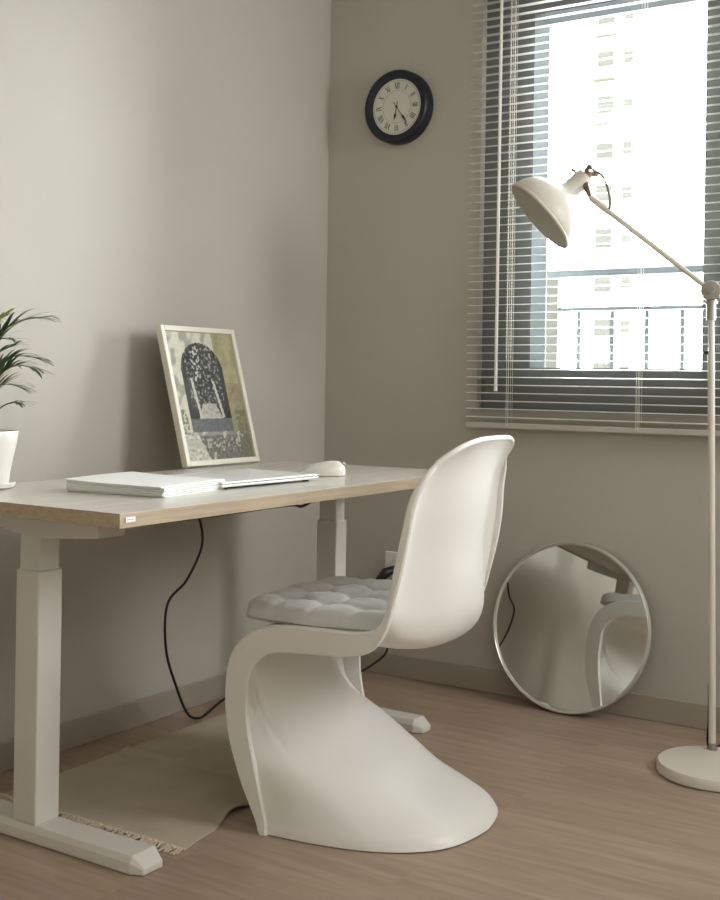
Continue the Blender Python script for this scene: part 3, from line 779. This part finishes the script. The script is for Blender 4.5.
# tufted seat cushion
def make_cushion():
    N = 72; a, c = 0.192, 0.212; vs = []; top = []; bot = []
    cx0, cz0 = 0.0, 0.0
    tufts = [(-0.5 + i * 0.5, -0.5 + j * 0.5) for i in range(3) for j in range(3)]
    for i in range(N + 1):
        for j in range(N + 1):
            u = i / N * 2 - 1; v = j / N * 2 - 1
            # square grid to rounded-square outline
            uu = u * math.sqrt(1 - 0.28 * v * v); vv = v * math.sqrt(1 - 0.28 * u * u)
            puff = 1 + 0.02 * math.sin(9 * v) * abs(u) ** 6 + 0.02 * math.sin(8 * u + 1) * abs(v) ** 6
            x = uu * a * 1.10 * puff; y = vv * c * 1.10 * puff
            e = max(0.0, 1 - max(abs(u), abs(v)) ** 9) ** 0.45
            h = 0.049 * e * (0.80 + 0.20 * (1 - u * u) * (1 - v * v))
            for (tu, tv) in tufts:
                d2 = ((u - tu) ** 2 + (v - tv) ** 2); h -= e * (0.022 * math.exp(-d2 / 0.012) + 0.013 * math.exp(-d2 / 0.05))
            # creases between tufts
            for t0 in (-0.5, 0.0, 0.5):
                h -= e * 0.008 * (math.exp(-((u - t0) / 0.05) ** 2) + math.exp(-((v - t0) / 0.05) ** 2)) * 0.8
            h += e * 0.004 * noise.noise(Vector((u * 5, v * 5, 2.0))) + e * 0.002 * noise.noise(Vector((u * 14, v * 14, 5.0)))
            sag = -0.016 * max(0, 1 - (v * 1.02) ** 2) * (0.55 + 0.45 * u)
            rear = 0.0
            zb = sag + (0.0 if u > -0.85 else -0.004 * (abs(u) - .85) / .15)
            top.append((x, y, zb + 0.013 + max(h, 0.0))); bot.append((x, y, zb + 0.013 - 0.012 * e))
    W = N + 1; T = W * W; fs = []
    for i in range(N):
        for j in range(N):
            q = i * W + j; fs.append((q, q + W, q + W + 1, q + 1)); fs.append((T + q, T + q + 1, T + q + W + 1, T + q + W))
    b = MB(); b.add(top + bot, fs)
    o = b.build('seat_cushion', M['cushion'], smooth=True, merge=True)
    o.location = (0.808, -1.030, 0.4255); o.rotation_euler = (math.radians(-0.7), math.radians(-0.5), CHAIR_YAW)
    tag(o, 'light grey tufted square cushion lying on the white chair seat', 'cushion')
    return o
make_cushion()

# ------------------------------------------------------------ round mirror
MD = 0.490
mb_, mt_ = -0.060, -0.001
mlean = math.radians(9.2)
mr = thing('round_mirror', 'round mirror in a thin pale frame leaning on the back wall', 'mirror', (0.906, -0.086, 0), math.radians(-2.4))
mn = Vector((0, -math.cos(mlean), math.sin(mlean))); mu = Vector((0, math.sin(mlean), math.cos(mlean)))
mc = Vector((0, 0, 0.0015)) + mu * (MD / 2)
b = MB(); R = MD / 2
b.lathe([(R - 0.006, -0.004), (R, -0.003), (R + 0.0, 0.014), (R - 0.002, 0.0165), (R - 0.004, 0.0165), (R - 0.0055, 0.0135), (R - 0.0075, 0.0135), (R - 0.009, 0.009)], mc, mn, 96, closed=True)
b.build('mirror_frame', M['rim'], mr, smooth=True)
b = MB(); b.lathe([(0, 0.006), (R - 0.006, 0.006), (R - 0.006, 0.0085), (0, 0.0085)], mc, mn, 96); b.build('mirror_glass', M['mirror'], mr)
b = MB(); b.lathe([(0, -0.003), (R - 0.006, -0.003), (R - 0.006, 0.0055), (0, 0.0055)], mc, mn, 96); b.build('backing_board', M['grey_metal'], mr)

# ------------------------------------------------------------ floor lamp
fl = thing('floor_lamp', 'off white metal floor lamp with tilted shade beside the window', 'floor lamp', (1.422, -0.360, 0))
BC = (1.422, -0.360, 0)
b = MB(); b.lathe([(0, 0.001), (0.136, 0.001), (0.140, 0.004), (0.140, 0.022), (0.136, 0.0275), (0.128, 0.029), (0, 0.029)], BC, n=72); rel(fl, b, 'lamp_base', M['lamp'], smooth=True)
P0 = Vector((1.386, -0.262, 0.029)); P1 = Vector((1.364, -0.258, 1.185))
def pp(z): return P0 + (P1 - P0) * ((z - P0.z) / (P1.z - P0.z))
b = MB(); b.tube([pp(0.029), pp(0.034), pp(0.0345), pp(0.046)], [0.013, 0.013, 0.0095, 0.0095], 20); rel(fl, b, 'pole_ferrule', M['grey_metal'], smooth=True)
b = MB(); b.tube([pp(0.046), pp(1.03)], 0.0088, 20); b.tube([pp(1.02), pp(1.155)], 0.0075, 20); rel(fl, b, 'pole', M['lamp'], smooth=True)
b = MB(); k0 = pp(1.035); b.tube([k0 + Vector((-0.018, -0.003, 0)), k0], 0.004, 12); rel(fl, b, 'height_screw', M['black'], smooth=True)
b = MB(); b.tube([pp(1.118), pp(1.160)], 0.0115, 20); b.tube([pp(1.160), pp(1.166)], [0.016, 0.016], 20); rel(fl, b, 'pole_collar', M['grey_metal'], smooth=True)
J = P1 + Vector((0.0, 0.0, 0.008)); vd = Vector((0.25, -0.97, 0)).normalized()
b = MB(); b.lathe([(0, -0.016), (0.023, -0.016), (0.0255, -0.013), (0.0255, 0.013), (0.023, 0.016), (0.008, 0.017), (0.008, 0.022), (0, 0.022)], J, vd, 32)
b.tube([pp(1.164), J], [0.012, 0.014], 16)
rel(fl, b, 'arm_joint', M['grey_metal'], smooth=True)
HEAD = Vector((1.040, -0.272, 1.4525))
ad = (HEAD - J).normalized()
b = MB(); b.tube([J - ad * 0.16, J, HEAD], 0.0072, 18)
b.tube([HEAD + (J - HEAD) * 0.13, HEAD - ad * 0.004], [0.0085, 0.0085], 18)
rel(fl, b, 'arm', M['lamp'], smooth=True)
# shade on its own axis
RC = Vector((0.904, -0.300, 1.404)); AX = Vector((0.6151, 0.4241, 0.6647)).normalized()
K = 1 / 366.3
outer = [(40.5, 0), (41, 1.5), (41.2, 5), (39.5, 12), (36, 19), (30, 26), (22, 31), (14.5, 34.5), (11, 38), (10, 42), (9.8, 50), (10.2, 58), (9.0, 62), (0, 62.5)]
inner = [(40.5, 0), (39.8, 1.5), (39.9, 5), (38.2, 12), (34.7, 18.4), (29, 25), (21, 29.8), (13.5, 33), (9.5, 36), (8.5, 42), (0, 43)]
b = MB(); b.lathe([(r * K, h * K) for r, h in outer], RC, AX, 64)
shade = rel(fl, b, 'lamp_shade', M['lamp'], smooth=True)
b = MB(); b.lathe([(r * K, h * K) for r, h in inner], RC, AX, 64)
o = b.build('shade_lining', M['lamp_in'], None, smooth=True); o.parent = shade
b = MB(); b.lathe([(39.4 * K, 1.2 * K), (41.4 * K, 0.4 * K), (41.9 * K, 1.6 * K), (41.2 * K, 3 * K)], RC, AX, 64); o = b.build('shade_rim', M['lamp'], None, smooth=True); o.parent = shade
b = MB(); b.lathe([(0, 43 * K), (9 * K, 42.5 * K), (8.6 * K, 24 * K), (0, 24 * K)], RC, AX, 24); rel(fl, b, 'lamp_socket', M['lamp_in'], smooth=True)
b = MB(); b.lathe([(0, 24 * K), (4 * K, 24 * K), (5 * K, 20 * K), (8.5 * K, 14 * K), (9 * K, 9 * K), (6 * K, 3.5 * K), (0, 2 * K)], RC, AX, 24); rel(fl, b, 'bulb', M['paper'], smooth=True)
# brass fork and knobs behind the neck
T0 = RC + AX * 61 * K
side = AX.cross(Vector((0, 0, 1))).normalized(); upv = side.cross(AX).normalized()
b = MB()
b.tube([T0, T0 + AX * 0.018], [0.019, 0.011], 16)
b.tube([T0 + AX * 0.012 + upv * 0.010, T0 + AX * 0.032 + upv * 0.016], 0.0068, 10)
b.tube(spline([tuple(T0 + AX * 0.004 - side * 0.018), tuple(T0 + AX * 0.018 - side * 0.02 + upv * 0.008), tuple(T0 + AX * 0.036 - side * 0.006 + upv * 0.012)], 10), 0.005, 8)
b.tube([T0 + AX * 0.012, T0 + AX * 0.026 - upv * 0.010 + side * 0.004], [0.009, 0.006], 10)
b.lathe([(0, -0.005), (0.008, -0.004), (0.008, 0.004), (0, 0.005)], T0 + AX * 0.028 - upv * 0.012 + side * 0.004, AX, 12)
b.tube([T0 - AX * 0.010 + upv * 0.024, T0 - AX * 0.012 + upv * 0.042], [0.003, 0.004], 8)
b.tube([T0 - AX * 0.006, HEAD], [0.012, 0.0055], 12)
rel(fl, b, 'tilt_fitting', M['brass'], smooth=True)
b = MB(); b.tube(spline([tuple(T0 + AX * 0.030 + upv * 0.014), (1.046, -0.262, 1.524), (1.072, -0.268, 1.508), (1.090, -0.272, 1.468), (1.096, -0.272, 1.432), (1.093, -0.272, 1.414)], 40), 0.0030, 8)
rel(fl, b, 'lamp_cord', M['cord_grey'], smooth=True)
b = MB(); b.tube(spline([(1.370, -0.245, 0.19), (1.368, -0.235, 0.10), (1.362, -0.22, 0.03), (1.36, -0.16, 0.004), (1.42, -0.06, 0.004), (1.7, -0.03, 0.004)], 50), 0.0028, 8)
rel(fl, b, 'mains_cord', M['black'], smooth=True)

# ------------------------------------------------------------ rug
def make_rug():
    NX, NY = 60, 90; x0, x1, y0r, y1r = 0.130, 0.655, -1.458, -0.60
    def edge(v):  # wavy front edge
        return 0.018 * math.exp(-((v + 1.47) / 0.05) ** 2) - 0.030 * math.exp(-((v + 1.24) / 0.07) ** 2) + 0.006 * math.sin(v * 17)
    top = []
    for j in range(NY + 1):
        y = y0r + (y1r - y0r) * j / NY
        for i in range(NX + 1):
            u = i / NX; x = x0 + (x1 - x0 + edge(y)) * u
            z = 0.004 + 0.008 * math.exp(-((y + 1.045 - 0.03 * (u - .5)) / 0.012) ** 2) + 0.0012 * noise.noise(Vector((x * 7, y * 7, 0)))
            if u > 0.93 and -1.29 < y < -1.17: z += 0.007 * (u - 0.93) / 0.07 * math.sin((y + 1.29) / 0.12 * PI)
            top.append((x, y, z))
    W = NX + 1; T = len(top); vs = top + [(x, y, max(0.0006, z - 0.0034)) for x, y, z in top]; fs = []
    for j in range(NY):
        for i in range(NX):
            q = j * W + i; fs.append((q, q + 1, q + W + 1, q + W)); fs.append((T + q, T + q + W, T + q + W + 1, T + q + 1))
    per = list(range(W)) + [j * W + NX for j in range(1, NY + 1)] + [NY * W + i for i in range(NX - 1, -1, -1)] + [j * W for j in range(NY - 1, 0, -1)]
    for a, c in zip(per, per[1:] + per[:1]): fs.append((a, c, T + c, T + a))
    root = thing('floor_rug', 'beige woven cotton rug with fringed end under the desk', 'rug', (0.39, -1.04, 0))
    b = MB(); b.add(vs, fs); rel(root, b, 'woven_field', M['rug'], smooth=True)
    rr = random.Random(11); b = MB()
    for k in range(150):
        u = k / 149; x = x0 + (x1 + 0.018 - x0) * u + rr.uniform(-.002, .002); L = rr.uniform(0.018, 0.034)
        if rr.random() < .06: continue
        p = [Vector((x, y0r + 0.003, 0.004))]
        dx = rr.uniform(-.5, .5)
        for q in range(1, 6):
            p.append(Vector((x + dx * L * q / 5 + rr.uniform(-.0015, .0015), y0r - L * q / 5, 0.004 + 0.003 * math.sin(q / 5 * PI) * rr.random() - 0.002 * q / 5)))
        b.tube(p, 0.0018, 5)
        if k % 3 == 0: b.lathe([(0, -0.0045), (0.0045, 0), (0, 0.0045)], (x, y0r - 0.005 - rr.random() * .006, 0.006), n=6)
    o = rel(root, b, 'fringe', M['fringe'], smooth=True); o['kind'] = 'stuff'
make_rug()

# ------------------------------------------------------------ cables and wall outlet
b = MB()
b.tube(spline([(0.235, -0.945, 0.684), (0.222, -0.905, 0.605), (0.212, -0.872, 0.54), (0.205, -0.872, 0.49), (0.20, -0.92, 0.42), (0.195, -0.985, 0.368), (0.175, -0.965, 0.245), (0.14, -0.88, 0.12), (0.11, -0.80, 0.03), (0.10, -0.74, 0.004), (0.082, -0.68, 0.004), (0.065, -0.62, 0.010), (0.06, -0.57, 0.016), (0.07, -0.50, 0.004), (0.10, -0.36, 0.004), (0.14, -0.22, 0.004), (0.20, -0.10, 0.012), (0.262, -0.045, 0.06), (0.284, -0.040, 0.095), (0.272, -0.040, 0.115), (0.262, -0.040, 0.125)], 220), 0.0036, 8)
cb = thing('power_cable', 'black power cable hanging from under the desk, plugged into the back wall', 'cable', (0.1, -0.74, 0))
rel(cb, b, 'lead', M['black'], smooth=True)
wo = thing('wall_outlet', 'pale wall socket plate low on the back wall behind the chair', 'wall outlet', (0.285, 0, 0.36))
b = MB(); b.box(0.250, 0.325, -0.008, 0, 0.32, 0.40); rel(wo, b, 'cover_plate', M['paper'], bevel=0.003)
b = MB()
for zz in (0.35,): b.lathe([(0.016, 0.0), (0.018, 0.002), (0.012, 0.002)], (0.288, -0.008, zz + 0.01), (0, -1, 0), 20)
rel(wo, b, 'socket', M['pot'])
b = MB(); b.tube([(0.288, -0.0085, 0.345), (0.270, -0.035, 0.335), (0.246, -0.045, 0.305)], [0.012, 0.017, 0.011], 12)
b.tube(spline([(0.246, -0.045, 0.307), (0.225, -0.05, 0.285), (0.205, -0.06, 0.22), (0.24, -0.05, 0.15), (0.264, -0.042, 0.124)], 30), 0.0036, 8)
rel(cb, b, 'plug', M['black'], smooth=True)
